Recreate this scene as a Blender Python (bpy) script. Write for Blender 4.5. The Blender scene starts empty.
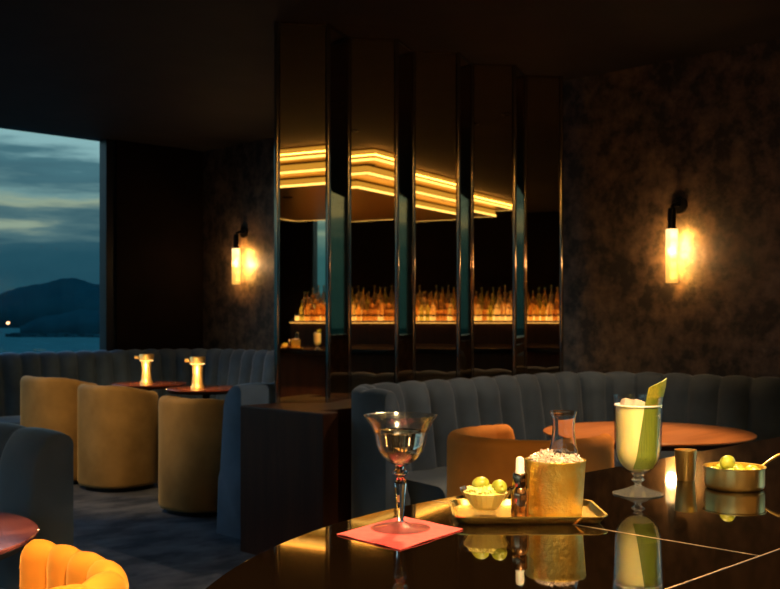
import bpy, bmesh, math, random
from mathutils import Vector, Matrix
random.seed(7)
S = bpy.context.scene
COL = S.collection
PI = math.pi
R2 = math.sqrt(2)

# ------------------------------------------------------------------ camera
cam_d = bpy.data.cameras.new('camera')
cam = bpy.data.objects.new('camera', cam_d); COL.objects.link(cam)
cam.location = (0, 0, 1.28)
cam.rotation_euler = (math.radians(90), 0, math.radians(-45))
cam_d.sensor_width = 36
cam_d.lens = 48
cam_d.shift_y = 23.5/780
cam_d.clip_end = 20000
cam_d.clip_start = 0.02
cam_d.dof.use_dof = True
cam_d.dof.focus_distance = 1.6
cam_d.dof.aperture_fstop = 14
S.camera = cam

# ------------------------------------------------------------------ view / world
S.view_settings.view_transform = 'Standard'
S.view_settings.look = 'None'
S.view_settings.exposure = 0.0
S.view_settings.gamma = 1.0
S.view_settings.use_curve_mapping = False

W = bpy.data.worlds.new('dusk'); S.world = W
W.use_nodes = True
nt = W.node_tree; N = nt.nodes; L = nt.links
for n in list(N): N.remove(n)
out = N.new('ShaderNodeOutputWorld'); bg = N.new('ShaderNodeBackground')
tc = N.new('ShaderNodeTexCoord')
mp = N.new('ShaderNodeMapping'); mp.inputs['Scale'].default_value = (3.2, 3.2, 24)
L.new(tc.outputs['Generated'], mp.inputs['Vector'])
nz = N.new('ShaderNodeTexNoise'); nz.inputs['Scale'].default_value = 1.6; nz.inputs['Detail'].default_value = 8; nz.inputs['Roughness'].default_value = .55
L.new(mp.outputs['Vector'], nz.inputs['Vector'])
sp = N.new('ShaderNodeSeparateXYZ'); L.new(tc.outputs['Generated'], sp.inputs[0])
m1 = N.new('ShaderNodeMath'); m1.operation = 'SUBTRACT'; L.new(nz.outputs['Fac'], m1.inputs[0]); m1.inputs[1].default_value = .5
m2 = N.new('ShaderNodeMath'); m2.operation = 'MULTIPLY_ADD'; L.new(m1.outputs[0], m2.inputs[0]); m2.inputs[1].default_value = .12; L.new(sp.outputs['Z'], m2.inputs[2])
cr = N.new('ShaderNodeValToRGB'); L.new(m2.outputs[0], cr.inputs[0])
e = cr.color_ramp.elements
e[0].position = 0.0; e[0].color = (.010, .050, .075, 1)
e[1].position = 1.0; e[1].color = (.22, .45, .75, 1)
for p, c in ((.045, (.013, .060, .085, 1)), (.072, (.022, .075, .10, 1)), (.088, (.07, .14, .15, 1)), (.100, (.25, .31, .22, 1)),
             (.112, (.13, .24, .24, 1)), (.128, (.045, .115, .14, 1)), (.145, (.055, .14, .165, 1)), (.160, (.20, .36, .37, 1)),
             (.20, (.25, .45, .45, 1)), (.225, (.30, .52, .54, 1)), (.26, (.55, 1.0, 1.25, 1))):
    q = e.new(p); q.color = c
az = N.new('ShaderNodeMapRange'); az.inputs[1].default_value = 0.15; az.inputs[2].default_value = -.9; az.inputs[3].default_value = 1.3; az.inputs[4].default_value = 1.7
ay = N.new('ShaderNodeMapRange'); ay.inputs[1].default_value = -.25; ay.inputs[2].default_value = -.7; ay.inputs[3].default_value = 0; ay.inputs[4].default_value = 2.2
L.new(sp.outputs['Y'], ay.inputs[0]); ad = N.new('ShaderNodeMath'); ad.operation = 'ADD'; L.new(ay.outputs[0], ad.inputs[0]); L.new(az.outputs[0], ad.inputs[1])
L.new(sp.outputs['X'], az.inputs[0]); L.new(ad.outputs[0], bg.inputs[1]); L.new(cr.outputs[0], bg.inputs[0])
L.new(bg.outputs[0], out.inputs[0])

# ------------------------------------------------------------------ helpers
def cuv(x, d):                       # camera-plan metres (right, forward) -> room plan
    return ((x + d)/R2, (d - x)/R2)

def tag(o, label=None, cat=None, group=None, kind=None):
    if label: o['label'] = label
    if cat: o['category'] = cat
    if group: o['group'] = group
    if kind: o['kind'] = kind
    return o

def empty(name, loc, rz=0, label=None, cat=None, group=None):
    o = bpy.data.objects.new(name, None); COL.objects.link(o)
    o.location = loc; o.rotation_euler = (0, 0, rz); o.empty_display_size = .05
    return tag(o, label, cat, group)

class MB:
    def __init__(s): s.v = []; s.f = []
    def add(s, v, f):
        b = len(s.v); s.v += [tuple(p) for p in v]; s.f += [tuple(b+i for i in q) for q in f]; return s
    def box(s, x0, x1, y0, y1, z0, z1):
        return s.add([(x0,y0,z0),(x1,y0,z0),(x1,y1,z0),(x0,y1,z0),(x0,y0,z1),(x1,y0,z1),(x1,y1,z1),(x0,y1,z1)],
              [(0,3,2,1),(4,5,6,7),(0,1,5,4),(1,2,6,5),(2,3,7,6),(3,0,4,7)])
    def lathe(s, prof, n=48, cx=0, cy=0, cz=0):
        v = []; f = []; m = len(prof)
        rings = []
        for r, z in prof:
            if r < 1e-6: rings.append([len(v)]); v.append((cx, cy, cz+z))
            else:
                rings.append(list(range(len(v), len(v)+n)))
                v += [(cx+r*math.cos(2*PI*k/n), cy+r*math.sin(2*PI*k/n), cz+z) for k in range(n)]
        for a, b in zip(rings, rings[1:]):
            for k in range(n):
                k2 = (k+1) % n
                if len(a) == 1 and len(b) == 1: continue
                if len(a) == 1: f.append((a[0], b[k], b[k2]))
                elif len(b) == 1: f.append((a[k], b[0], a[k2]))
                else: f.append((a[k], b[k], b[k2], a[k2]))
        return s.add(v, f)
    def prism(s, pts, z0, z1):
        n = len(pts)
        return s.add([(x,y,z0) for x,y in pts]+[(x,y,z1) for x,y in pts],
            [tuple(range(n-1,-1,-1)), tuple(range(n,2*n))]+[(i,(i+1)%n,n+(i+1)%n,n+i) for i in range(n)])
    def tube(s, pts, r, n=12):
        pts = [Vector(p) for p in pts]; v = []; f = []
        rr = r if isinstance(r, (list, tuple)) else [r]*len(pts)
        for i, p in enumerate(pts):
            t = (pts[min(i+1, len(pts)-1)] - pts[max(i-1, 0)]).normalized()
            a = t.cross(Vector((0, 0, 1)))
            if a.length < .05: a = Vector((1, 0, 0))
            a.normalize(); b = t.cross(a)
            v += [tuple(p + rr[i]*(a*math.cos(2*PI*k/n)+b*math.sin(2*PI*k/n))) for k in range(n)]
        for i in range(len(pts)-1):
            for k in range(n):
                k2 = (k+1) % n; f.append((i*n+k, i*n+k2, (i+1)*n+k2, (i+1)*n+k))
        f.append(tuple(range(n))); f.append(tuple((len(pts)-1)*n+k for k in range(n)))
        return s.add(v, f)
    def obj(s, name, mat, parent=None, loc=(0,0,0), smooth=False, bevel=0, ang=40):
        me = bpy.data.meshes.new(name); me.from_pydata(s.v, [], s.f); me.update()
        bm = bmesh.new(); bm.from_mesh(me); bmesh.ops.recalc_face_normals(bm, faces=bm.faces); 
        if smooth:
            for fc in bm.faces: fc.smooth = True
            for ed in bm.edges:
                if len(ed.link_faces) == 2 and ed.calc_face_angle(0) > math.radians(ang): ed.smooth = False
        bm.to_mesh(me); bm.free()
        if mat: me.materials.append(mat)
        o = bpy.data.objects.new(name, me); COL.objects.link(o); o.location = loc
        if parent: o.parent = parent
        if bevel:
            b = o.modifiers.new('bevel', 'BEVEL'); b.width = bevel; b.segments = 3; b.limit_method = 'ANGLE'; b.angle_limit = math.radians(50)
        return o

def copy_tree(o, parent=None):
    c = o.copy(); COL.objects.link(c); c.parent = parent
    for ch in [k for k in S.objects if k.parent == o]: copy_tree(ch, c)
    return c

def mat(name, color, rough=.5, metal=0, **kw):
    m = bpy.data.materials.new(name); m.use_nodes = True
    b = m.node_tree.nodes['Principled BSDF']
    b.inputs['Base Color'].default_value = (*color, 1); b.inputs['Roughness'].default_value = rough; b.inputs['Metallic'].default_value = metal
    for k, v in kw.items():
        k = k.replace('_', ' ')
        b.inputs[k].default_value = v
    return m

def noise_color(m, c0, c1, scale=5, detail=6, p0=.35, p1=.65, bump=0, bscale=None, rough=None, stretch=(1,1,1), obj=True, dist=.02):
    t = m.node_tree; b = t.nodes['Principled BSDF']
    tc = t.nodes.new('ShaderNodeTexCoord'); mp = t.nodes.new('ShaderNodeMapping'); mp.inputs['Scale'].default_value = stretch
    t.links.new(tc.outputs['Object'], mp.inputs[0])
    n = t.nodes.new('ShaderNodeTexNoise'); n.inputs['Scale'].default_value = scale; n.inputs['Detail'].default_value = detail; n.inputs['Roughness'].default_value = .6
    t.links.new(mp.outputs[0], n.inputs['Vector'])
    r = t.nodes.new('ShaderNodeValToRGB'); r.color_ramp.elements[0].position = p0; r.color_ramp.elements[1].position = p1
    r.color_ramp.elements[0].color = (*c0, 1); r.color_ramp.elements[1].color = (*c1, 1)
    t.links.new(n.outputs['Fac'], r.inputs[0]); t.links.new(r.outputs[0], b.inputs['Base Color'])
    if rough:
        mr = t.nodes.new('ShaderNodeMapRange'); mr.inputs[3].default_value = rough[0]; mr.inputs[4].default_value = rough[1]
        mr.inputs[1].default_value = p0; mr.inputs[2].default_value = p1
        t.links.new(n.outputs['Fac'], mr.inputs[0]); t.links.new(mr.outputs[0], b.inputs['Roughness'])
    if bump:
        n2 = t.nodes.new('ShaderNodeTexNoise'); n2.inputs['Scale'].default_value = bscale or scale*4; n2.inputs['Detail'].default_value = 5
        t.links.new(mp.outputs[0], n2.inputs['Vector'])
        bp = t.nodes.new('ShaderNodeBump'); bp.inputs['Strength'].default_value = bump; bp.inputs['Distance'].default_value = dist
        t.links.new(n2.outputs['Fac'], bp.inputs['Height']); t.links.new(bp.outputs[0], b.inputs['Normal'])
    return m

def velvet(name, c, sheen=.6, tint=None):
    m = mat(name, c, .75, 0, Sheen_Weight=sheen, Sheen_Roughness=.35, Sheen_Tint=(*(tint or c), 1), Specular_IOR_Level=.2)
    d = tuple(x*.75 for x in c); u = tuple(min(1, x*1.25) for x in c)
    return noise_color(m, d, u, 3.5, 3, .3, .7, bump=.12, bscale=320, dist=.002)

def emit(name, c, s):
    m = bpy.data.materials.new(name); m.use_nodes = True; t = m.node_tree
    for n in list(t.nodes): t.nodes.remove(n)
    o = t.nodes.new('ShaderNodeOutputMaterial'); e_ = t.nodes.new('ShaderNodeEmission')
    e_.inputs[0].default_value = (*c, 1); e_.inputs[1].default_value = s; t.links.new(e_.outputs[0], o.inputs[0]); return m

def thin_glass(name, tint=(1,1,1), refl=.6, rough=.06):
    m = bpy.data.materials.new(name); m.use_nodes = True; t = m.node_tree
    for n in list(t.nodes): t.nodes.remove(n)
    o = t.nodes.new('ShaderNodeOutputMaterial'); a = t.nodes.new('ShaderNodeBsdfTransparent'); g = t.nodes.new('ShaderNodeBsdfGlossy')
    a.inputs[0].default_value = (*tint, 1); g.inputs['Roughness'].default_value = rough
    x = t.nodes.new('ShaderNodeMixShader'); lw = t.nodes.new('ShaderNodeLayerWeight'); lw.inputs[0].default_value = .35; fr = t.nodes.new('ShaderNodeMapRange'); fr.inputs[1].default_value = .15; fr.inputs[3].default_value = .04; fr.inputs[4].default_value = refl; t.links.new(lw.outputs['Facing'], fr.inputs[0])
    t.links.new(fr.outputs[0], x.inputs[0]); t.links.new(a.outputs[0], x.inputs[1]); t.links.new(g.outputs[0], x.inputs[2]); t.links.new(x.outputs[0], o.inputs[0])
    return m

M = {}
M['plaster'] = noise_color(mat('dark_plaster', (.04,.03,.025), .45, 0, Specular_IOR_Level=.6), (.022,.017,.014), (.17,.115,.075), 9, 14, .40, .68, bump=.2, bscale=30, rough=(.55,.28))
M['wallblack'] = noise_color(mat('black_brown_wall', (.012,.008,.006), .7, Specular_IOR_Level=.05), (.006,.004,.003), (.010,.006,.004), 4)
M['ceil'] = noise_color(mat('dark_ceiling', (.03,.026,.024), .7, Specular_IOR_Level=.15), (.024,.021,.020), (.032,.028,.026), 3)
M['carpet'] = noise_color(mat('navy_carpet', (.03,.05,.09), .95), (.03,.042,.075), (.13,.145,.20), 3.2, 6, .38, .62, bump=.6, bscale=160, stretch=(1,1.6,1))
M['frame'] = mat('window_frame_black', (.010,.014,.02), .4, .3)
M['glasspane'] = thin_glass('window_glass', (.97,.99,1))
M['darkwood'] = noise_color(mat('near_black_wood', (.02,.01,.006), .45, Specular_IOR_Level=.3), (.032,.011,.005), (.06,.021,.009), 2, 6, stretch=(6,6,.6))
M['mirror'] = mat('bronze_mirror', (.66,.50,.33), .015, 1)
M['bronze'] = mat('polished_bronze', (.50,.36,.25), .14, 1)
M['post'] = mat('polished_dark_bronze', (.42,.34,.27), .10, 1)
M['counter'] = mat('black_lacquer_counter', (.0035,.0018,.0008), .035, 0, IOR=1.8)
M['lampgold'] = mat('satin_lamp_gold', (1,.66,.22), .4, .7); M['inlay'] = mat('brass_inlay', (.75,.5,.3), .3, 1)
M['brass'] = mat('polished_brass', (1,.68,.20), .26, 1)
M['goldhammer'] = noise_color(mat('gold_bucket', (.95,.62,.18), .32, .92), (.95,.56,.08), (1,.84,.26), 14, 8, bump=.45, bscale=170, dist=.004)
M['copper'] = mat('brushed_brass', (1,.68,.24), .28, 1)
M['glass'] = mat('clear_glass', (1,1,1), .0, 0, Transmission_Weight=1, IOR=1.48)
M['coupeglass'] = thin_glass('cut_glass', (.99,.99,.99), .85, .14); M['pressed'] = mat('pressed_glass', (1,1,1), .07, 0, Transmission_Weight=.93, IOR=1.5); M['thinglass'] = thin_glass('clear_bowl_glass', (.985,.985,.98), .5); M['drink'] = mat('clear_spirit', (1,.98,.93), .0, 0, Transmission_Weight=1, IOR=1.34)
M['blue'] = velvet('blue_grey_velvet', (.070,.115,.19), .8, (.5,.65,.9))
M['slate'] = velvet('slate_velvet', (.062,.083,.108), .55, (.6,.65,.75))
M['mustard'] = velvet('mustard_velvet', (.36,.215,.075), .5, (.9,.65,.3))
M['orange'] = velvet('orange_velvet', (.60,.22,.02), .5, (1,.55,.15))
M['rust'] = velvet('rust_velvet', (.52,.18,.022), .5, (1,.45,.12))
M['redwood'] = noise_color(mat('red_lacquered_wood', (.3,.07,.03), .25, 0, Coat_Weight=.5), (.25,.055,.022), (.40,.10,.04), 2, 6, stretch=(1,8,1))
M['tablewood'] = noise_color(mat('amber_wood', (.5,.18,.05), .3, 0, Coat_Weight=.4), (.42,.135,.03), (.62,.22,.06), 2, 6, stretch=(1,8,1))
M['purplewood'] = noise_color(mat('burl_red_wood', (.25,.08,.08), .2, 0, Coat_Weight=.6), (.10,.022,.03), (.30,.09,.09), 6, 6, stretch=(1,2,1))
M['black'] = mat('black_metal', (.01,.01,.011), .4, .6)
M['napkin'] = noise_color(mat('coral_paper', (.85,.10,.09), .8), (.50,.040,.045), (.56,.058,.06), 60, 3, bump=.15, bscale=300, dist=.001)

# ------------------------------------------------------------------ the setting
CH = 2.95; UW = 6.05; VW = 8.7; UL = -4.4; VB = -4.4
def struct(name, mb, m, label=None, **k):
    o = mb.obj(name, m, **k); o['kind'] = 'structure'
    if label: o['label'] = label
    return o
struct('floor', MB().box(UL-.2, UW+.2, VB-.2, VW+.2, -.1, 0), M['carpet'])
struct('ceiling', MB().box(UL-.2, UW+.2, VB-.2, VW+.2, CH, CH+.15), M['ceil'])
# right wall u=UW (with a window opening beyond the right edge of the picture)
RW0, RW1 = -3.4, 1.25
w = MB(); w.box(UW, UW+.2, RW1, VW+.2, 0, CH); w.box(UW, UW+.2, VB-.2, RW0, 0, CH); w.box(UW, UW+.2, RW0, RW1, 0, 1.0)
struct('wall_right', w, M['plaster'])
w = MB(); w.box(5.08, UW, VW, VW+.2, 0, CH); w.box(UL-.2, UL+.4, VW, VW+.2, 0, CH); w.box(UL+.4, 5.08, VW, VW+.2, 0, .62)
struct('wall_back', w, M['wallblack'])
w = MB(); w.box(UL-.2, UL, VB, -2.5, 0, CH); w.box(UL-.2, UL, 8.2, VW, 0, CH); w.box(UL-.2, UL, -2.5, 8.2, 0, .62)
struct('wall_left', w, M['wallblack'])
BW0, BW1 = -2.14, -1.74
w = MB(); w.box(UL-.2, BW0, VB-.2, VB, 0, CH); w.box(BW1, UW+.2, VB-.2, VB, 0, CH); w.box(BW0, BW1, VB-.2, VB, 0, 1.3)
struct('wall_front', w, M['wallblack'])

def window(name, axis, c, a0, a1, z0, z1, mull=()):
    """axis 'v': plane v=c spanning u a0..a1 ; axis 'u': plane u=c spanning v"""
    g = empty(name, (0, 0, 0)); g['kind'] = 'structure'
    t = .05; f = MB()
    def bx(mb, p0, p1, q0, q1, zz0, zz1):
        if axis == 'v': mb.box(p0, p1, q0, q1, zz0, zz1)
        else: mb.box(q0, q1, p0, p1, zz0, zz1)
    bx(f, a0, a0+.06, c, c+.12, z0, z1); bx(f, a1-.1, a1, c-.0, c+.12, z0, z1); bx(f, a0+.06, a1-.1, c, c+.12, z0, z0+.06)
    for m_ in mull: bx(f, m_-.03, m_+.03, c, c+.12, z0+.06, z1)
    f.obj('window_frame', M['frame'], g)
    p = MB(); bx(p, a0+.06, a1-.1, c+.05, c+.058, z0+.06, z1); p.obj('window_pane', M['glasspane'], g)
    return g
window('window_1', 'v', VW+.02, UL+.4, 5.08, .62, CH-.002, mull=(-1.0, 2.0))
window('window_2', 'u', UL-.16, -2.5, 8.2, .62, CH-.002, mull=(1.1, 4.6))
window('window_3', 'u', UW+.04, RW0, RW1, 1.0, CH-.002)
window('window_4', 'v', VB-.16, BW0, BW1, 1.3, CH-.002)

# low partition wall carrying the mirrored screen
w = MB(); w.prism([(3.455,3.93),(3.562,3.93),(3.562,4.075),(UW,4.075),(UW,4.62),(3.455,4.62)], 0, .80)
struct('wall_partition', w, M['darkwood'], bevel=.006)

# ------------------------------------------------------------------ the world outside: sea, hills
sea = mat('dusk_sea', (.015,.07,.09), .9, 0, Specular_IOR_Level=.0)
noise_color(sea, (.006,.034,.042), (.014,.058,.066), .02, 6, .35, .7, stretch=(1,1,1))
struct('water_surface', MB().add([(-6000,-6000,-60),(16000,-6000,-60),(16000,16000,-60),(-6000,16000,-60)], [(0,1,2,3)]), sea, 'dark teal sea outside the window at dusk')
hillm = noise_color(mat('hazy_hill', (.02,.07,.11), 1, Specular_IOR_Level=0), (.0012,.0125,.018), (.0018,.0165,.023), .004, 4)
def ridge(name, D, prof, depth, label, m=hillm, wob=1.0):
    # prof: (px, height-above-eye px) ; built as a real ridge with a foot on both sides
    base = -60; v = []; f = []; n = len(prof)
    for px, hh in prof:
        x = (px-390)/1040*D; u_, v_ = cuv(x, D); ub, vb = cuv(x*(D+depth)/D, D+depth); uf, vf = cuv(x*(D-depth*.7)/D, D-depth*.7)
        v += [(uf, vf, base-2), (u_, v_, 1.28+hh/1040*D), (ub, vb, base-2)]
    for i in range(n-1):
        a = 3*i; f += [(a, a+3, a+4, a+1), (a+1, a+4, a+5, a+2), (a+2, a+5, a+3, a)]
    f += [(0,1,2), (3*n-3, 3*n-1, 3*n-2)]
    o = struct(name, MB().add(v, f), m, label, smooth=True, ang=179); return o
def interp(keys, step, amp, seed):
    rr = random.Random(seed); outp = []
    x = keys[0][0]
    while x <= keys[-1][0]:
        for (a, b), (c, d) in zip(keys, keys[1:]):
            if a <= x <= c: y = b+(d-b)*(x-a)/(c-a); break
        outp.append((x, max(-8, y + rr.uniform(-amp, amp)))); x += step
    return outp
ridge('hills', 7000, interp([(-260,2),(-160,16),(-60,14),(0,24),(20,31),(45,35),(60,39),(76,40),(95,34),(130,30),(160,24),(240,8),(320,0)], 4, .5, 3), 900, 'distant blue hill ridge across the water')
ridge('hills', 4200, interp([(20,-9),(40,1),(60,4),(80,9),(95,8),(120,11),(180,10),(230,4),(250,-6)], 3, .3, 5), 500, 'low dark wooded headland below the hill ridge')
town_m = mat('far_town', (.25,.2,.15), .8); lampw = emit('harbour_lamp', (1,.45,.2), 5)
t = MB()
for k in range(26):
    px = random.uniform(10, 98); D = random.uniform(3300, 3450); u_, v_ = cuv((px-390)/1040*D, D); s_ = random.uniform(8, 22)
    t.box(u_-s_, u_+s_, v_-s_, v_+s_, -60, -60+random.uniform(4, 14))
tag(t.obj('far_town', hillm), 'low pale town along the far shore seen through the window', 'town', kind='stuff')
D = 3200; u_, v_ = cuv((8-390)/1040*D, D)
tag(MB().lathe([(0,-4),(4,-3),(5.5,0),(4,3),(0,4)], 12, u_, v_, -14).obj('harbour_light', lampw), 'small glowing orange harbour light on the far shore', 'light')

# ------------------------------------------------------------------ benches (channel-tufted backs)
def smooth_path(corners, r, step=.0125):
    pts = []
    C = [Vector(c) for c in corners]
    pts.append(C[0])
    for i in range(1, len(C)-1):
        a = (C[i-1]-C[i]).normalized(); b = (C[i+1]-C[i]).normalized()
        rr = r[i-1] if isinstance(r, (list, tuple)) else r
        p0 = C[i]+a*rr; p1 = C[i]+b*rr
        cen = C[i]+a*rr+b*rr
        if abs(a.dot(b)) > .05:
            for k in range(13):
                t = k/12; pts.append((1-t)**2*p0+2*t*(1-t)*C[i]+t*t*p1)
        else:
            for k in range(17):
                t = k/16*PI/2; pts.append(cen - b*rr*math.cos(t) - a*rr*math.sin(t))
    pts.append(C[-1])
    res = [pts[0]]; acc = 0
    L_ = [0]
    for p, q in zip(pts, pts[1:]): L_.append(L_[-1]+(q-p).length)
    n = max(2, int(L_[-1]/step)); outp = []
    j = 0
    for k in range(n+1):
        s = L_[-1]*k/n
        while j < len(L_)-2 and L_[j+1] < s: j += 1
        t = (s-L_[j])/max(1e-9, L_[j+1]-L_[j]); outp.append(pts[j].lerp(pts[j+1], t))
    return outp, L_[-1]

def sweep(path, side, section, closed_ends=True):
    """section(k, s) -> list of (offset toward front, z)"""
    v = []; f = []; n = len(path); s = 0
    for k, p in enumerate(path):
        if k: s += (p-path[k-1]).length
        t = (path[min(k+1, n-1)]-path[max(k-1, 0)]).normalized()
        nrm = Vector((t.y, -t.x))*side
        sec = section(k, s); m = len(sec)
        for o_, z in sec: v.append((p.x+nrm.x*o_, p.y+nrm.y*o_, z))
    for k in range(n-1):
        for i in range(m):
            i2 = (i+1) % m; f.append((k*m+i, k*m+i2, (k+1)*m+i2, (k+1)*m+i))
    f.append(tuple(range(m))); f.append(tuple((n-1)*m+i for i in range(m)))
    return MB().add(v, f)

def back_section(H, t, lean, B, w, L_):
    nch = max(1, round(L_/w)); w = L_/nch
    def sec(k, s):
        b = B*(abs(math.sin(PI*s/w))**.6)
        # outer face, rolled top, bulged front leaning forward towards the seat
        pts = [(0, .06), (0, H-.09)]
        pts = [(0, .06), (0, H-.045)]
        for a in range(0, 5):
            th = PI - a*PI/8; pts.append((.045+.045*math.cos(th), H-.045+.045*math.sin(th)+(b-B)*.35*a/4))
        for a in range(1, 9):
            th = PI/2 - a*PI/16; ra = (t-.045)+(b-B)*min(1, a/3.); pts.append((.045+ra*math.cos(th), H-.17+(.17+(b-B)*.35)*math.sin(th)))
        pts += [(t+lean*.2+(b-B), H-.22), (t+lean*.6+(b-B), H-.36), (t+lean+(b-B), .42), (t+lean+(b-B)*.5, .38), (t+lean, .06)]
        return pts
    return sec

def bench(name, corners, r, side, H, label, m, w=.2, depth=.52, t=.15, lean=.05, seat_corners=None, seat_z=.45, seat_r=None, B=.055):
    root = empty(name, (0, 0, 0), 0, label, 'bench')
    path, L_ = smooth_path(corners, r)
    sweep(path, side, back_section(H, t, lean, B, w, L_)).obj('backrest', m, root, smooth=True, ang=75)
    if seat_corners:
        p2, L2 = smooth_path(seat_corners, seat_r if seat_r is not None else r, .03)
        z = seat_z
        def ss(k, s): return [(0, .10), (depth-.02, .10), (depth, .13), (depth+.005, z-.05), (depth-.01, z-.02), (depth-.04, z-.004), (depth*.5, z+.008), (0, z)]
        sweep(p2, side, ss).obj('seat_cushion', m, root, smooth=True, ang=60)
        def bs(k, s): return [(.0, 0), (depth-.07, 0), (depth-.07, .10), (.0, .10)]
        sweep(p2, side, bs).obj('plinth', M['black'], root)
    return root
def bx_(c): return [Vector(p) for p in c]

# front right bench: small wing at its left end, along the partition, round the corner, along the wall
bench('curved_bench', bx_([(3.57,3.60),(3.57,4.065),(UW-.01,4.065),(UW-.01,-.6)]), [.36,.62], 1, .93,
      'slate grey channel-tufted bench under the mirrored screen, curving round the corner', M['slate'], w=.205,
      seat_corners=bx_([(3.80,3.90),(5.87,3.90),(5.87,-.6)]), seat_r=.45, depth=.48)
# far bench: along the window, round the corner, along the wall
bench('curved_bench', bx_([(-1.5,8.69),(UW-.01,8.69),(UW-.01,4.95)]), .6, 1, .985,
      'blue-grey channel-tufted bench under the sea window, curving along the far wall', M['blue'], w=.175,
      seat_corners=bx_([(-1.5,8.52),(5.87,8.52),(5.87,4.95)]), seat_r=.45, depth=.5)
# bench end on the far side of the partition
bench('bench', bx_([(3.47,4.63),(5.1,4.63)]), .1, -1, .915,
      'blue velvet bench end beside the dark pedestal, next to the mustard chairs', M['blue'], w=.25, t=.20, lean=.03, B=.035,
      seat_corners=bx_([(3.9,4.85),(5.1,4.85)]), depth=.42)
# bench at the left edge, back towards us
bench('bench', bx_([(1.60,3.0),(1.60,6.0)]), .1, -1, .93,
      'dark slate bench at the left edge, rounded end beside the orange tub chair', M['slate'], w=.25, t=.155, lean=.03, B=.03,
      seat_corners=bx_([(1.43,3.07),(1.43,6.0)]), depth=.5)

# ------------------------------------------------------------------ tub chairs
def loft(rings):
    m = len(rings[0][0]); v = []; f = []
    for pts, z in rings: v += [(x, y, z) for x, y in pts]
    for i in range(len(rings)-1):
        for k in range(m):
            k2 = (k+1) % m; f.append((i*m+k, i*m+k2, (i+1)*m+k2, (i+1)*m+k))
    f.append(tuple(range(m))); f.append(tuple((len(rings)-1)*m+k for k in range(m)))
    return MB().add(v, f)
def tub_chair(name, m, label, loc, face, R=.31, Hb=.79, Ha=.73, group=None, ex=2.5, bulge=.005):
    """face: angle the chair looks towards"""
    root = empty(name, (loc[0], loc[1], 0), face, label, 'chair', group)
    T = .075; A = math.radians(130); n = 130; v = []; f = []
    nch = 13
    fe = lambda a: (abs(math.cos(a))**ex+abs(math.sin(a))**ex)**(-1/ex)
    for i in range(n+1):
        th = -A+2*A*i/n; a = PI+th
        e_ = min(1, (A-abs(th))/math.radians(9)); e_ = math.sqrt(max(0, 1-(1-e_)**2))*.75+.25
        q = max(0, (abs(th)-math.radians(45))/(A-math.radians(45))); q = q*q*(3-2*q)
        H = Hb+(Ha-Hb)*q - (1-e_)*.04
        b = bulge*(abs(math.sin(PI*nch*i/n))**.5)
        t = T*e_; mid = R*fe(a)-T/2
        sec = [(mid+t/2-.01, .035), (mid+t/2, .06), (mid+t/2, H-.07)]
        for k in range(9):
            ph = k*PI/8; rr = t/2 - (bulge-b)*min(1, k/4)
            sec.append((mid+rr*math.cos(ph), H-.04+min(.04, t/2+.002)*math.sin(ph) - (bulge-b)*.5*min(1, k/3)))
        sec += [(mid-t/2+(bulge-b), H-.08), (mid-t/2-.015+(bulge-b), .44), (mid-t/2-.015, .30), (mid-t/2, .035)]
        v += [(r*math.cos(a), r*math.sin(a), z) for r, z in sec]; mm = len(sec)
    for i in range(n):
        for k in range(mm):
            k2 = (k+1) % mm; f.append((i*mm+k, i*mm+k2, (i+1)*mm+k2, (i+1)*mm+k))
    f.append(tuple(range(mm))); f.append(tuple(n*mm+k for k in range(mm)))
    MB().add(v, f).obj('backrest', m, root, smooth=True, ang=70)
    rs = R-T-.004
    def ring(r, z, nn=56): return ([(r*fe(2*PI*k/nn)*math.cos(2*PI*k/nn), r*fe(2*PI*k/nn)*math.sin(2*PI*k/nn)) for k in range(nn)], z)
    loft([ring(rs-.03,.12), ring(rs-.005,.14), ring(rs,.40), ring(rs-.012,.43), ring(rs-.05,.447), ring(rs*.5,.455)]).obj('seat', m, root, smooth=True)
    loft([ring(R-.05,0), ring(R-.05,.034)]).obj('base', M['black'], root, smooth=True)
    return root
FU = 0; FV = PI/2
tub_chair('tub_chair', M['mustard'], 'mustard velvet tub chair farthest left, beneath the sea window', (3.95,7.60), .12, R=.285, Hb=.83, Ha=.77)
tub_chair('tub_chair', M['mustard'], 'mustard velvet tub chair in the middle of the row of three', (4.12,7.02), .1, R=.285, Hb=.785)
tub_chair('tub_chair', M['mustard'], 'mustard velvet tub chair nearest the blue bench end and dark pedestal', (4.03,5.77), .1, R=.285, Hb=.765, Ha=.72)
tub_chair('tub_chair', M['rust'], 'rust orange tub chair behind the ice bucket, facing the amber round table', cuv(.605, 4.5), 0, R=.345, Hb=.79, Ha=.79, ex=2.25, bulge=.004)
tub_chair('tub_chair', M['orange'], 'bright orange channelled tub chair in the bottom left corner', (.825,2.035), FV, R=.305, Hb=.79, Ha=.79, ex=3.0, bulge=.022)

# ------------------------------------------------------------------ round tables
def round_table(loc, r, m, label, h=.72, edge=None):
    root = empty('round_table', (loc[0], loc[1], 0), 0, label, 'table')
    MB().lathe([(0,h-.012),(r-.004,h-.012),(r,h-.009),(r,h-.003),(r-.003,h),(0,h)], 80).obj('tabletop', m, root, smooth=True)
    MB().lathe([(0,h-.035),(r-.03,h-.035),(r-.006,h-.0125),(0,h-.0125)], 64).obj('apron', M['darkwood'], root, smooth=True)
    MB().lathe([(0,.02),(.035,.02),(.03,.06),(.03,h-.035),(0,h-.035)], 24).obj('pedestal', M['black'], root, smooth=True)
    MB().lathe([(0,0),(r*.55,0),(r*.55,.012),(.04,.022),(0,.022)], 40).obj('foot', M['black'], root, smooth=True)
    return root
round_table((4.85,7.78), .32, M['redwood'], 'small round red-brown table with gold lamp, farther of the far pair')
round_table((4.85,6.93), .32, M['redwood'], 'small round red-brown table with gold lamp, nearer of the far pair')
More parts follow.
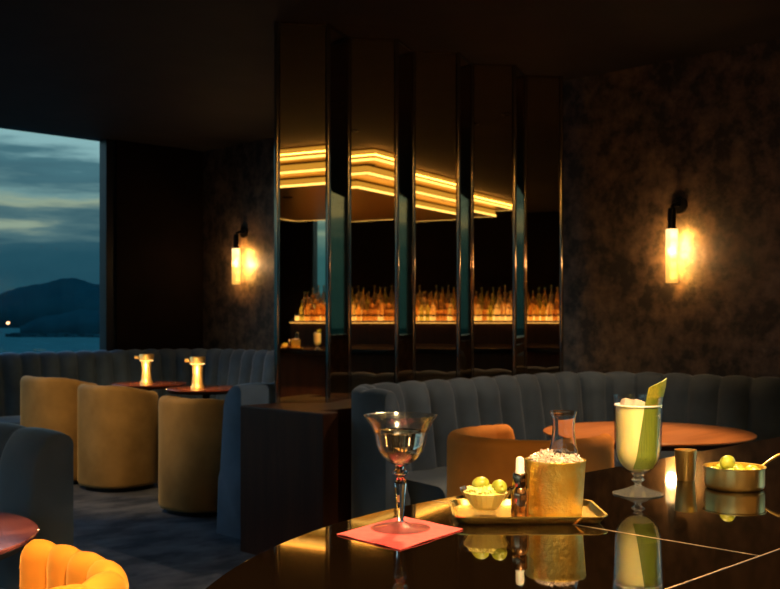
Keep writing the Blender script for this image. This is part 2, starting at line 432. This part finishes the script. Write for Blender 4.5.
round_table(cuv(1.27,5.13), .51, M['tablewood'], 'large round amber wood table in front of the curved bench')
round_table(cuv(-1.34,2.64), .425, M['purplewood'], 'round dark red table at the left edge by the orange chair')

# cordless gold table lamps
def table_lamp(loc, label):
    root = empty('table_lamp', loc, 0, label, 'lamp', None)
    MB().lathe([(0,0),(.056,0),(.056,.010),(.046,.022),(.042,.05),(.038,.10),(.040,.15),(.044,.18),(.044,.195),(0,.195)], 32).obj('stem', M['lampgold'], root, smooth=True)
    lh = MB().lathe([(0,.196),(.042,.196),(.062,.200),(.062,.245),(.058,.25),(0,.25)], 32).obj('lamp_head', M['lampgold'], root, smooth=True)
    MB().lathe([(.0435,.1925),(.058,.1925),(.058,.1955),(.0435,.1955),(.0435,.1925)], 32).obj('light_ring', emit('warm_led', (1,.6,.2), 3), root, smooth=True)
    MB().tube([(-.045,.050,.222),(-.070,.072,.222)], .014, 12).obj('switch', M['lampgold'], lh, smooth=True)
    l = bpy.data.lights.new('lamp_glow', 'POINT'); l.energy = 2.6; l.color = (1,.62,.25); l.shadow_soft_size = .02
    lo = bpy.data.objects.new('lamp_glow', l); COL.objects.link(lo); lo.parent = root; lo.location = (-.09,-.09,.13)
    return root
table_lamp((4.84,7.80,.72), 'gold cordless table lamp on the farther small round table')
table_lamp((4.78,6.95,.72), 'gold cordless table lamp on the nearer small round table')

# ------------------------------------------------------------------ mirrored folding screen
scr = empty('mirrored_screen', (3.75,4.55,.80), 0, 'floor-to-ceiling folding screen of bronze mirrors standing on the dark low wall', 'screen')
P = []
for k in range(5):
    P.append((3.70+.502*k, 4.60-.05*k)); P.append((3.70+.502*k+(.229 if k < 4 else .205), 4.60-.05*k-(.174 if k < 4 else .156)))
x0, y0 = scr.location.x, scr.location.y
def panel(p, q, name, m, inset=.016, z0=.014, z1=CH-.80-.016, th=.006):
    p = Vector(p); q = Vector(q); d = (q-p).normalized(); n = Vector((-d.y, d.x))
    a = p+d*inset; b = q-d*inset
    pts = [(c.x-x0, c.y-y0) for c in (a-n*th, b-n*th, b+n*th, a+n*th)]
    return MB().prism(pts, z0, z1).obj(name, m, scr)
for i in range(len(P)-1):
    panel(P[i], P[i+1], 'mirror_panel', M['mirror'])
    # thin rails top and bottom
    panel(P[i], P[i+1], 'rail', M['bronze'], z0=.0, z1=.013, th=.010)
    panel(P[i], P[i+1], 'rail', M['bronze'], z0=CH-.80-.015, z1=CH-.80-.001, th=.010)
for i, p in enumerate(P):
    pr = []
    r = .0165
    for k in range(12): pr.append((p[0]-x0+r*math.cos(2*PI*k/12), p[1]-y0+r*math.sin(2*PI*k/12)))
    MB().prism(pr, 0, CH-.80-.001).obj('post', M['post'], scr, smooth=True)

# ------------------------------------------------------------------ wall sconces
lampglass = bpy.data.materials.new('lit_crystal'); lampglass.use_nodes = True
t = lampglass.node_tree; b = t.nodes['Principled BSDF']
b.inputs['Base Color'].default_value = (.12,.08,.03,1); b.inputs['Roughness'].default_value = .2
tcn = t.nodes.new('ShaderNodeTexCoord'); sx = t.nodes.new('ShaderNodeSeparateXYZ'); t.links.new(tcn.outputs['Object'], sx.inputs[0])
rp = t.nodes.new('ShaderNodeValToRGB'); mr = t.nodes.new('ShaderNodeMapRange'); mr.inputs[1].default_value = 0; mr.inputs[2].default_value = .34
t.links.new(sx.outputs['Z'], mr.inputs[0]); t.links.new(mr.outputs[0], rp.inputs[0])
rp.color_ramp.elements[0].color = (.50,.24,.045,1); rp.color_ramp.elements[1].color = (1.0,.74,.34,1)
q = rp.color_ramp.elements.new(.5); q.color = (.62,.36,.09,1)
t.links.new(rp.outputs[0], b.inputs['Emission Color']); b.inputs['Emission Strength'].default_value = 1.9
mo = t.nodes['Material Output']; mxs = t.nodes.new('ShaderNodeMixShader'); trs = t.nodes.new('ShaderNodeBsdfTransparent'); mxs.inputs[0].default_value = .6
t.links.new(trs.outputs[0], mxs.inputs[1]); t.links.new(b.outputs[0], mxs.inputs[2]); t.links.new(mxs.outputs[0], mo.inputs[0])
def sconce(v_, z0, label):
    root = empty('wall_sconce', (UW, v_, z0), 0, label, 'wall lamp')
    ox = -.10
    MB().lathe([(0,0),(.036,0),(.038,.004),(.038,.336),(.036,.34),(0,.34)], 32, ox, 0, 0).obj('glass_shade', lampglass, root, smooth=True)
    MB().lathe([(0,.341),(.024,.341),(.026,.35),(.026,.45),(.022,.475),(0,.48)], 24, ox, 0, 0).obj('socket', M['black'], root, smooth=True)
    MB().tube([(-.10,0,.485),(-.06,0,.50),(-.012,0,.50)], .011, 12).obj('arm', M['black'], root, smooth=True)
    MB().tube([(-.012,0,.50),(-.001,0,.50)], .055, 28).obj('backplate', M['black'], root, smooth=True)
    for zz, en in ((.30, 10), (.24, 9.0), (.18, 7), (.12, 5), (.06, 4)):
        l = bpy.data.lights.new('sconce_glow', 'SPOT'); l.spot_size = math.radians(168); l.spot_blend = .8; l.energy = en*1.7; l.color = (1,.43,.07); l.shadow_soft_size = .034
        lo = bpy.data.objects.new('sconce_glow', l); COL.objects.link(lo); lo.parent = root; lo.location = (ox+.018, 0, zz); lo.rotation_euler = (0, -PI/2, 0)
    l = bpy.data.lights.new('sconce_bulb', 'POINT'); l.energy = 13; l.color = (1,.55,.22); l.shadow_soft_size = .036
    lo = bpy.data.objects.new('sconce_bulb', l); COL.objects.link(lo); lo.parent = root; lo.location = (ox, 0, .2)
    return root
sconce(3.413, 1.505, 'lit crystal wall sconce on the dark wall at right, above the curved bench')
sconce(8.02, 1.60, 'lit crystal wall sconce on the far left wall beside the mirrored screen')

# ------------------------------------------------------------------ bar counter
CZ = .977
cen = (1.27, .203); RR = .97
def arc(R, n=48):
    return [(cen[0]-R*math.sin(k/n*PI/2), cen[1]+R*math.cos(k/n*PI/2)) for k in range(n+1)]
root = empty('bar_counter', (1.27,.6,0), 0, 'glossy black curved bar counter with brass inlay lines in the foreground', 'counter')
def rel(pts): return [(a-1.27, b-.6) for a, b in pts]
outl = [(4.9, cen[1]+RR)] + arc(RR) + [(.30,-.75),(4.9,-.75)]
MB().prism(rel(outl), CZ-.045, CZ).obj('countertop', M['counter'], root, bevel=.002)
inr = [(4.85, cen[1]+RR-.12)] + arc(RR-.12) + [(.42,-.6),(4.85,-.6)]
MB().prism(rel(inr), 0, CZ-.0455).obj('bar_front', M['darkwood'], root)
e1 = MB(); 
a = arc(RR+.0016); bq = arc(RR-.001)
ring = a + bq[::-1]
MB().prism(rel(ring), CZ-.030, CZ-.012).obj('edge_band', M['inlay'], root)
MB().box(-.0011, .0011, .0045, cen[1]+RR-.6-.002, CZ-.003, CZ+.0003).obj('inlay_line', M['inlay'], root)
MB().box(-.95, 3.6, .0022, .0046, CZ-.003, CZ+.0003).obj('inlay_line', M['inlay'], root)

# ------------------------------------------------------------------ things on the counter
def P3(px, y, z=CZ):
    d = (1.28-z)*1040/(y-318); u_, v_ = cuv((px-390)/1040*d, d); return Vector((u_, v_, z))
# napkin
n0 = P3(400, 534)
cn = [P3(337,535), P3(400,550.5), P3(463,530), None]; cn[3] = cn[0]+cn[2]-cn[1]
nb = MB(); c0 = (cn[0]+cn[2])/2
G = 12; vv = []; ff = []
for s_, zz in ((0, .0004), (1, .0016)):
    for i in range(G+1):
        for j in range(G+1):
            p = cn[0].lerp(cn[1], i/G)+(cn[3]-cn[0])*(j/G) - c0
            vv.append((p.x, p.y, zz+.0009*max(0, math.sin(i*.9)*math.cos(j*.7))*(1 if max(abs(i-6), abs(j-6)) > 4 else 0)))
g1 = (G+1)**2
for i in range(G):
    for j in range(G):
        a = i*(G+1)+j
        ff.append((a, a+1, a+G+2, a+G+1)); ff.append((g1+a, g1+a+G+1, g1+a+G+2, g1+a+1))
for i in range(G):
    for q in ((i*(G+1), (i+1)*(G+1)), (i*(G+1)+G, (i+1)*(G+1)+G), (i, i+1), (G*(G+1)+i, G*(G+1)+i+1)):
        ff.append((q[0], q[1], g1+q[1], g1+q[0]))
tag(nb.add(vv, ff).obj('cocktail_napkin', M['napkin'], None, (c0.x, c0.y, CZ), smooth=True), 'square coral red paper napkin under the coupe glass', 'napkin')

# coupe (martini) glass
def coupe(loc):
    root = empty('cocktail_glass', loc, 0, 'etched coupe cocktail glass of clear liquid on the red napkin', 'glass')
    g = M['glass']
    MB().lathe([(0,.0),(.040,.0),(.0425,.0008),(.0425,.0018),(.036,.0028),(.018,.0055),(.0075,.010),(0,.0105)], 64).obj('foot', M['coupeglass'], root, smooth=True)
    MB().lathe([(0,.0106),(.0045,.0106),(.0050,.02),(.0068,.045),(.0085,.060),(.0092,.066),(.006,.0705),(.0052,.0735),(.0115,.079),(.0118,.081),(.006,.0855),(.0075,.090),(0,.0905)], 10).obj('stem', g, root, smooth=True, ang=25)
    o_ = [(0,.0906),(.008,.091),(.016,.0945),(.026,.103),(.032,.112),(.0355,.122),(.0375,.133),(.0405,.142),(.046,.152),(.0525,.1615),(.0528,.1625)]
    i_ = [(.0520,.1625),(.0452,.1525),(.0395,.1425),(.0363,.133),(.0343,.122),(.0308,.1128),(.025,.1043),(.015,.0962),(.007,.0935),(0,.093)]
    MB().lathe(o_+i_, 64).obj('bowl', M['coupeglass'], root, smooth=True, ang=80)
    MB().lathe([(0,.0935),(.007,.094),(.015,.0967),(.0249,.1049),(.0306,.1133),(.0341,.1225),(.0361,.133),(.0385,.1398),(.0375,.1397),(0,.1397)], 64).obj('drink', M['drink'], root, smooth=True, ang=60)
    return root
cg = P3(400.5, 530); coupe((cg.x, cg.y, CZ+.0018))

# brass tray
def rrect(w, h, r, n=6):
    pts = []
    for cx, cy, a0 in ((w/2-r, h/2-r, 0), (-w/2+r, h/2-r, 90), (-w/2+r, -h/2+r, 180), (w/2-r, -h/2+r, 270)):
        for k in range(n+1):
            a = math.radians(a0+90*k/n); pts.append((cx+r*math.cos(a), cy+r*math.sin(a)))
    return pts
tu, tv = cuv(.207, 1.592)
w_, h_ = .215, .142
rg = [(rrect(w_-.012, h_-.012, .014), 0), (rrect(w_-.004, h_-.004, .018), .002), (rrect(w_+.008, h_+.008, .022), .011), (rrect(w_+.014, h_+.014, .024), .0118),
      (rrect(w_+.014, h_+.014, .024), .0132), (rrect(w_+.006, h_+.006, .021), .0128), (rrect(w_-.006, h_-.006, .017), .0040), (rrect(w_-.016, h_-.016, .012), .0030)]
tr = loft(rg).obj('serving_tray', M['brass'], None, (tu, tv, CZ), smooth=True, ang=30)
tr.rotation_euler.z = math.radians(-45)
tag(tr, 'polished brass rectangular tray holding the ice bucket and olive bowl', 'tray')
TZ = CZ+.0031

# ice bucket
bu, bv = cuv((555.5-390)/1040*1.585, 1.585)
root = empty('ice_bucket', (bu, bv, TZ), 0, 'hammered gold ice bucket with crushed ice on the brass tray', 'bucket')
MB().lathe([(0,0),(.0375,0),(.0395,.002),(.0405,.01),(.0455,.082),(.0462,.0835),(.0455,.085),(.0440,.0835),(.0395,.02),(.037,.006),(0,.005)], 72).obj('bucket_body', M['goldhammer'], root, smooth=True, ang=50)
# crushed ice (stuff): rough mound of faceted crumbs
icem = mat('crushed_ice', (.50,.38,.31), .3, 0, Subsurface_Weight=.3, Subsurface_Radius=(.01,.01,.01))
def crumbs(mb, fn, n, s0, s1, rnd):
    for k in range(n):
        c = fn(rnd); s_ = rnd.uniform(s0, s1)
        rot = Matrix.Rotation(rnd.uniform(0, 6), 3, Vector((rnd.uniform(-1,1), rnd.uniform(-1,1), rnd.uniform(-1,1))).normalized())
        vs = [rot @ Vector((x*s_*rnd.uniform(.6,1.2), y*s_*rnd.uniform(.6,1.2), z*s_*rnd.uniform(.6,1.2))) + c for x in (-1,1) for y in (-1,1) for z in (-1,1)]
        mb.add(vs, [(0,1,3,2),(4,6,7,5),(0,4,5,1),(2,3,7,6),(0,2,6,4),(1,5,7,3)])
rnd = random.Random(4)
ic = MB(); ic.lathe([(0,.05),(.0410,.05),(.0428,.078),(.036,.085),(.024,.091),(.014,.093),(0,.093)], 24)
def moundf(r_):
    a = r_.uniform(0, 2*PI); q = math.sqrt(r_.uniform(.1, 1))*.039
    return Vector((q*math.cos(a), q*math.sin(a), .082+.013*(1-(q/.040)**2)+r_.uniform(-.001,.002)))
crumbs(ic, moundf, 260, .0016, .0042, rnd)
tag(ic.obj('crushed_ice', icem, None, (bu, bv, TZ)), 'pinkish white crushed ice heaped in the gold bucket', 'ice', kind='stuff')
# carafe standing in the ice
root = empty('glass_carafe', (bu+.0085, bv-.0085, TZ+.0535), 0, 'clear glass carafe with flared neck nestled in the crushed ice', 'carafe')
root.rotation_euler = (0, 0, 0)
MB().lathe([(0,.030),(.018,.032),(.0225,.038),(.0215,.046),(.0188,.058),(.0172,.070),(.0165,.080),(.0178,.092),(.0205,.1025),(.0212,.104),(.0203,.1042),(.0170,.092),(.0156,.080),(.0163,.070),(.0179,.058),(.0205,.046),(.0213,.039),(.017,.0335),(0,.0325)], 48).obj('carafe_body', M['glass'], root, smooth=True, ang=60)

# dropper bottle
du, dv = cuv((520-390)/1040*1.553, 1.553)
root = empty('dropper_bottle', (du, dv, TZ), 0, 'small dark bitters bottle with pale dropper bulb on the tray', 'bottle')
MB().lathe([(0,0),(.012,0),(.0133,.002),(.0135,.035),(.0125,.042),(.0085,.047),(.0080,.049),(0,.049)], 40).obj('bottle_body', mat('dark_bronze_glass', (.38,.20,.10), .15, .95, Coat_Weight=.5), root, smooth=True)
clr = MB().lathe([(0,.0491),(.0108,.0491),(.0112,.051),(.0112,.067),(.0102,.0685),(0,.0685)], 36).obj('collar', mat('bronze_collar', (.35,.20,.11), .18, 1), root, smooth=True)
MB().lathe([(0,.0686),(.0072,.0686),(.0072,.071),(.0064,.073),(.0064,.086),(.0055,.0905),(.003,.0925),(0,.093)], 32).obj('rubber_bulb', mat('cream_rubber', (.85,.78,.66), .5, Subsurface_Weight=.2), clr, smooth=True)

# small glass bowl of ice with two olives
gu, gv = cuv((485.5-390)/1040*1.575, 1.575)
root = empty('glass_bowl', (gu, gv, TZ), 0, 'small faceted glass bowl of ice and olives on the tray', 'bowl')
def flute(prof, n=36, amp=.04):
    v = []; f = []; m = len(prof)
    for r, z in prof:
        for k in range(n):
            rr = r*(1+amp*(1 if k % 3 == 0 else -.4)) if r > .012 else r
            v.append((rr*math.cos(2*PI*k/n), rr*math.sin(2*PI*k/n), z))
    for i in range(m-1):
        for k in range(n):
            k2 = (k+1) % n; f.append((i*n+k, i*n+k2, (i+1)*n+k2, (i+1)*n+k))
    f.append(tuple(range(n))); f.append(tuple((m-1)*n+k for k in range(n)))
    return MB().add(v, f)
flute([(.017,0),(.020,.002),(.018,.006),(.0245,.013),(.0318,.027),(.0385,.040),(.0392,.042),(.0378,.0422),(.030,.027),(.0225,.014),(.015,.009),(.004,.008)]).obj('bowl_body', M['thinglass'], root, smooth=True, ang=12)
rnd = random.Random(9)
yice = mat('lime_tinted_ice', (.75,.64,.20), .3, 0, Subsurface_Weight=.4, Subsurface_Radius=(.01,.01,.005))
yc = MB(); yc.lathe([(0,.0105),(.017,.0118),(.0222,.0165),(.0288,.028),(.0335,.0365),(.02,.040),(0,.041)], 24)
def mf(r_):
    a = r_.uniform(0, 2*PI); q = math.sqrt(r_.uniform(0, 1))*.029
    return Vector((q*math.cos(a), q*math.sin(a), .038+.004*(1-(q/.03)**2)+r_.uniform(-.001,.002)))
crumbs(yc, mf, 150, .0015, .0038, rnd)
tag(yc.obj('crushed_ice', yice, None, (gu, gv, TZ)), 'yellowish crushed ice filling the small glass bowl', 'ice', kind='stuff')
olivem = noise_color(mat('green_olive', (.42,.45,.04), .3, 0, Subsurface_Weight=.15, Subsurface_Radius=(.01,.01,.003), Coat_Weight=.4), (.23,.25,.015), (.38,.38,.045), 60, 4)
def olive_mesh(r=.0122):
    m = MB(); pr = []
    for k in range(0, 19):
        a = -PI/2+PI*k/18; rr = r*math.cos(a)
        z = r*1.16*math.sin(a)
        if k >= 17: z -= .0012
        if k == 18: z -= .0018
        pr.append((max(0, rr) if k not in (0, 18) else 0, z))
    return m.lathe(pr, 28)
om = olive_mesh().obj('olive', olivem, None, smooth=True, ang=80); 
def place_olive(base, loc, rot, label, group=None, s=1):
    o = base.copy(); COL.objects.link(o); o.location = loc; o.rotation_euler = rot; o.scale = (s, s, s)
    tag(o, label, 'olive', group); return o
cx, cd = (481-390)/1040*1.575, 1.578
a, b_ = cuv(cx, cd); om.location = (a, b_, TZ+.0475); om.rotation_euler = (1.35, .3, .6); om.scale = (.97,)*3
tag(om, 'left green olive on the ice of the small glass bowl', 'olive')
a, b_ = cuv((499-390)/1040*1.565, 1.562)
place_olive(om, (a, b_, TZ+.0455), (1.45, 0, -.55), 'right green olive on the ice of the small glass bowl', s=.97)

# tall stemmed glass with pale cocktail and leaf
hu, hv = cuv((638-390)/1040*1.79, 1.79)
root = empty('cocktail_glass', (hu, hv, CZ), 0, 'tall footed cocktail glass of cloudy pale yellow drink with green leaf', 'glass')
g = M['glass']
MB().lathe([(0,0),(.040,0),(.0430,.0008),(.0430,.0020),(.036,.004),(.018,.010),(.0095,.014),(0,.0145)], 64).obj('foot', M['pressed'], root, smooth=True)
MB().lathe([(0,.0146),(.006,.0146),(.0055,.019),(.0095,.0225),(.0125,.025),(.0095,.0275),(.0062,.0295),(.0075,.0315),(.0105,.033),(0,.0345)], 48).obj('stem', M['pressed'], root, smooth=True)
o_ = [(0,.0346),(.010,.035),(.020,.0385),(.028,.0455),(.0345,.055),(.038,.066),(.0395,.080),(.0402,.110),(.0415,.140),(.0435,.168),(.0438,.169)]
i_ = [(.0430,.169),(.0405,.140),(.0392,.110),(.0384,.080),(.0368,.0668),(.0332,.0565),(.0265,.0475),(.019,.0412),(.009,.038),(0,.0376)]
MB().lathe(o_+i_, 64).obj('bowl', M['thinglass'], root, smooth=True, ang=80)
milky = mat('cloudy_cocktail', (.95,.80,.36), .35, 0, Subsurface_Weight=.7, Subsurface_Radius=(.03,.025,.012), Subsurface_Scale=.6)
drk = MB().lathe([(0,.0382),(.009,.0386),(.0185,.0420),(.0258,.0482),(.0320,.0572),(.0353,.0672),(.0366,.080),(.0372,.110),(.0380,.1370),(.0370,.152),(0,.152)], 64).obj('drink', milky, root, smooth=True, ang=50)
foam = mat('drink_foam', (.97,.93,.78), .6, 0, Subsurface_Weight=.3)
MB().lathe([(.030,.1521),(.0405,.1521),(.0408,.1535),(.0395,.1548),(.030,.1538),(.030,.1521)], 48).obj('foam_ring', foam, drk, smooth=True)
ice2 = MB(); rnd = random.Random(2)
for (ix, iy, s_) in ((-.012,.012,.012),(-.015,-.010,.0115),(.006,.012,.011)):
    c = Vector((ix, iy, .152)); rot = Matrix.Rotation(rnd.uniform(0,1), 3, Vector((.3,.4,1)).normalized())
    vs = [rot @ Vector((x*s_, y*s_, z*s_*.8)) + c for x in (-1,1) for y in (-1,1) for z in (-1,1)]
    o = MB().add(vs, [(0,1,3,2),(4,6,7,5),(0,4,5,1),(2,3,7,6),(0,2,6,4),(1,5,7,3)]).obj('ice_cube', icem, root, bevel=.002)
# the leaf: a bent blade between drink and glass, camera side right
leafm = noise_color(mat('green_leaf', (.20,.30,.03), .45, 0, Subsurface_Weight=.1), (.09,.125,.008), (.20,.235,.025), 3, 4, .3, .7, stretch=(260,260,6))
vv = []; ff = []; rows = 26; cols = 8
phic = math.radians(-135)   # direction towards the camera in plan
for i in range(rows+1):
    t_ = i/rows; z = .046+.146*t_
    cpx = .0035+.0225*t_   # drift right
    wd = .0180   # half width
    for j in range(cols+1):
        q = -1+2*j/cols
        lat = cpx+wd*q
        R_ = .0385 if z > .066 else .0385-(.066-z)*.55
        R_ = min(R_, .0381)
        R_ += 0 if z < .150 else (z-.150)*.25
        lat = max(-R_*.96, min(R_*.965, lat))
        dep = math.sqrt(max(1e-6, R_*R_-lat*lat))   # towards camera
        zz = z
        if i == rows: zz += .007*q+.002
        x = lat; d_ = -dep
        vv.append((*cuv(x, d_), zz))
nn = len(vv)
for i in range(rows+1):
    for j in range(cols+1):
        p = vv[i*(cols+1)+j]; s_ = .972; vv.append((p[0]*s_, p[1]*s_, p[2]))
for i in range(rows):
    for j in range(cols):
        a = i*(cols+1)+j
        ff.append((a, a+1, a+cols+2, a+cols+1)); ff.append((nn+a, nn+a+cols+1, nn+a+cols+2, nn+a+1))
for i in range(rows):
    for c in (0, cols):
        a = i*(cols+1)+c; ff.append((a, a+cols+1, nn+a+cols+1, nn+a))
for j in range(cols):
    for rr_ in (0, rows):
        a = rr_*(cols+1)+j; ff.append((a, a+1, nn+a+1, nn+a))
tag(MB().add(vv, ff).obj('leaf_garnish', leafm, None, (hu, hv, CZ), smooth=True), 'long green leaf blade standing in the tall pale cocktail', 'leaf')

# jigger
ju, jv = cuv((685.6-390)/1040*1.944, 1.944)
tag(MB().lathe([(0,0),(.0158,0),(.0166,.001),(.0203,.056),(.0206,.057),(.0198,.057),(.0160,.004),(0,.003)], 48).obj('metal_cup', M['copper'], None, (ju, jv, CZ), smooth=True, ang=50),
    'small tapered brass cup between the tall glass and the olive pan', 'cup')

# brass pan with olives
pu, pv = cuv((734.5-390)/1040*1.853, 1.853)
root = empty('olive_pan', (pu, pv, CZ), 0, 'small round brass pan with thin side handle holding olives', 'pan')
MB().lathe([(0,0),(.046,0),(.0500,.003),(.0515,.008),(.0515,.0375),(.0540,.0385),(.0540,.0397),(.0500,.0390),(.0498,.009),(.046,.0045),(0,.004)], 64).obj('pan_body', M['copper'], root, smooth=True, ang=40)
hd = Vector(cuv(1, .35)).normalized()
MB().tube([(hd.x*.052, hd.y*.052, .036),(hd.x*.062, hd.y*.062, .038),(hd.x*.078, hd.y*.078, .047),(hd.x*.094, hd.y*.094, .054),(hd.x*.120, hd.y*.120, .056),(hd.x*.15, hd.y*.15, .055)],
          [.0022,.0024,.0024,.0030,.0034,.0040], 12).obj('handle', M['copper'], root, smooth=True)
spots = []
k = 0
for rr_, n_, z_ in ((.036, 8, .026), (.013, 3, .028)):
    for q in range(n_):
        a = 2*PI*q/n_+.3; spots.append((rr_*math.cos(a), rr_*math.sin(a), z_+.002*math.sin(q*2.1)))
sp2 = cuv(-.014, -.004); top = (sp2[0], sp2[1], .046)
for sx_, sy_, sz_ in spots:
    place_olive(om, (pu+sx_, pv+sy_, CZ+sz_), (rnd.uniform(1,2), rnd.uniform(0,1), rnd.uniform(0,6)), 'green olive in the layer filling the brass pan', 'olives filling the brass pan', s=1.02)
place_olive(om, (pu+top[0], pv+top[1], CZ+top[2]), (1.2, .5, 1.2), 'green olive on top of the others in the brass pan', s=1.06)

# ------------------------------------------------------------------ behind the camera, seen in the mirrors: back bar, bottles, canopy
glow = emit('back_bar_light_panel', (1,.56,.15), 3.0)
root = empty('back_bar', (.8, VB, 0), 0, 'dark wooden back bar with backlit bottle shelf, seen in the mirrors', 'cabinet')
MB().box(-3.0, 3.2, .0, .42, 0, 1.2).obj('cabinet_body', M['darkwood'], root, bevel=.005)
for q, (y0_, y1_, z1_) in enumerate(((.30,.45,1.24), (.16,.298,1.34), (.02,.158,1.44))):
    MB().box(-3.0, 3.2, y0_, y1_, 1.202, z1_).obj('bottle_step', glow, root)
    MB().box(-3.0, 3.2, y1_+.001, y1_+.006, z1_-.03, z1_+.0).obj('step_edge', M['bronze'], root)
for zz in (.38, .78):
    MB().box(-2.98, 3.18, .421, .44, zz, zz+.02).obj('cabinet_rail', M['bronze'], root)
bcols = [mat('amber_bottle', (.95,.60,.22), .05, 0, Transmission_Weight=.8), mat('brown_bottle', (.70,.35,.12), .05, 0, Transmission_Weight=.7),
         mat('clear_bottle', (.95,.85,.7), .03, 0, Transmission_Weight=.9), mat('olive_bottle', (.6,.6,.2), .05, 0, Transmission_Weight=.8)]
profs = [[(0,0),(.036,0),(.038,.004),(.038,.17),(.032,.20),(.014,.225),(.013,.29),(0,.29)],
         [(0,0),(.044,0),(.046,.004),(.046,.12),(.04,.15),(.015,.175),(.014,.23),(0,.23)],
         [(0,0),(.033,0),(.035,.004),(.037,.20),(.026,.235),(.013,.26),(.013,.32),(0,.32)]]
capm = M['brass']; protos = []
for i in range(4):
    r_ = empty('liquor_bottle', (0,0,0)); pr = profs[i % 3]; h = pr[-1][1]
    MB().lathe(pr, 16).obj('bottle_body', bcols[i], r_, smooth=True)
    MB().lathe([(0,h+.0005),(.016,h+.0005),(.016,h+.03),(0,h+.03)], 12).obj('cap', capm, r_, smooth=True)
    protos.append(r_)
first = set(); k = 0
for row, vy in enumerate((.09, .23, .375)):
    for q in range(60):
        i = random.randrange(4)
        if i not in first: first.add(i); o = protos[i]
        else: o = copy_tree(protos[i])
        o.location = (-2.1+q*.1+row*.04+random.uniform(-.006,.006), VB+vy, 1.4405-.1*row)
        kd = ('amber', 'stubby brown', 'tall clear', 'greenish')[i]; rw = ('back and highest', 'middle', 'front and lowest')[row]
        tag(o, kd+' liquor bottle in the '+rw+' row of the glowing back bar', 'bottle', kd+' bottles in the '+rw+' row')

# canopy: nested gold frames with lit edges hung over the bar
goldm = mat('satin_gold', (.95,.62,.22), .28, 1)
strip = emit('canopy_led', (1,.66,.18), 5)
root = empty('lit_canopy', (.3,-1.1,CH), 0, 'gold stepped ceiling canopy with lit edges over the bar', 'ceiling light')
fascia = emit('gold_fascia_painted_glow', (1,.56,.08), .95)  # strip light washing the gold faces, put in as emission
for k, (hu_, hv_, z0, z1) in enumerate(((2.0, 2.1, -.12, -.004), (1.8, 1.9, -.22, -.125), (1.5, 1.6, -.31, -.225))):
    b2 = MB().box(-hu_, hu_, -hv_, hv_, z0, z1).obj('canopy_tier', goldm, root)
    if k == 0:  # added uplight strips that warm the ceiling around the canopy
        MB().box(-hu_-.03, hu_+.03, hv_+.004, hv_+.02, -.07, -.065).obj('added_cove_light', emit('added_cove_led', (1,.44,.08), 42), root)
        MB().box(hu_+.004, hu_+.02, -hv_-.03, hv_+.003, -.07, -.065).obj('added_cove_light', bpy.data.materials['added_cove_led'], root)
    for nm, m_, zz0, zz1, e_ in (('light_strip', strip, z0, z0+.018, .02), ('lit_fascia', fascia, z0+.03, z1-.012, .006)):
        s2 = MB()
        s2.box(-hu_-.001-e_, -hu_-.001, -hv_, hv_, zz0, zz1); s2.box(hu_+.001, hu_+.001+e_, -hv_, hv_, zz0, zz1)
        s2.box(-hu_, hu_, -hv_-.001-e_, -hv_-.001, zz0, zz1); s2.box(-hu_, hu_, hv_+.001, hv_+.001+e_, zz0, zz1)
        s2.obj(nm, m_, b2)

# ------------------------------------------------------------------ ceiling downlights (all out of view; some added as fill)
def downlight(u_, v_, energy, angle, target, color=(1,.66,.32), label='', blend=.6, z=CH, size=.03):
    root = empty('downlight', (u_, v_, z), 0, label, 'ceiling lamp')
    MB().lathe([(.045,0),(.06,0),(.06,-.006),(.045,-.006),(.045,0)], 24).obj('trim_ring', M['black'], root, smooth=True)
    l = bpy.data.lights.new('downlight_lamp', 'SPOT'); l.energy = energy; l.color = color; l.spot_size = math.radians(angle); l.spot_blend = blend; l.shadow_soft_size = size
    lo = bpy.data.objects.new('downlight_lamp', l); COL.objects.link(lo); lo.parent = root; lo.location = (0, 0, -.02)
    d = Vector(target)-Vector((u_, v_, z-.02)); lo.rotation_euler = d.to_track_quat('-Z', 'Y').to_euler()
    return root
downlight(.75, 1.7, 520, 34, (.95,2.3,.7), (1,.62,.25), 'recessed downlight above the bottom left orange chair')
downlight(4.3, 2.5, 340, 40, (4.2,2.75,.7), (1,.60,.28), 'recessed downlight above the amber round table')
downlight(4.75, 2.75, 105, 80, (4.6,3.9,.8), (1,.74,.48), 'added unseen spot grazing the slate curved bench')  # added spot, rakes the bench to bring out its seams
downlight(2.1, 5.3, 230, 44, (4.1,6.7,.6), (1,.62,.25), 'unseen spot aimed from out of view at the row of mustard chairs')  # unseen spot, set out of view instead of over the chairs
downlight(2.1, .75, 420, 44, (1.35,.95,CZ), (1,.66,.30), 'recessed downlight above the drinks on the counter', size=.06, z=CH-.125)
downlight(2.6, 1.9, 650, 30, (1.4,.9,CZ), (1,.66,.30), 'recessed downlight behind the drinks on the counter', size=.06)
downlight(.4, -.2, 850, 50, (1.4,.95,CZ), (1,.66,.30), 'added unseen fill spot on the camera side of the drinks', size=.06, z=CH-.315)  # added fill from the camera side, brightens the drinks and metals
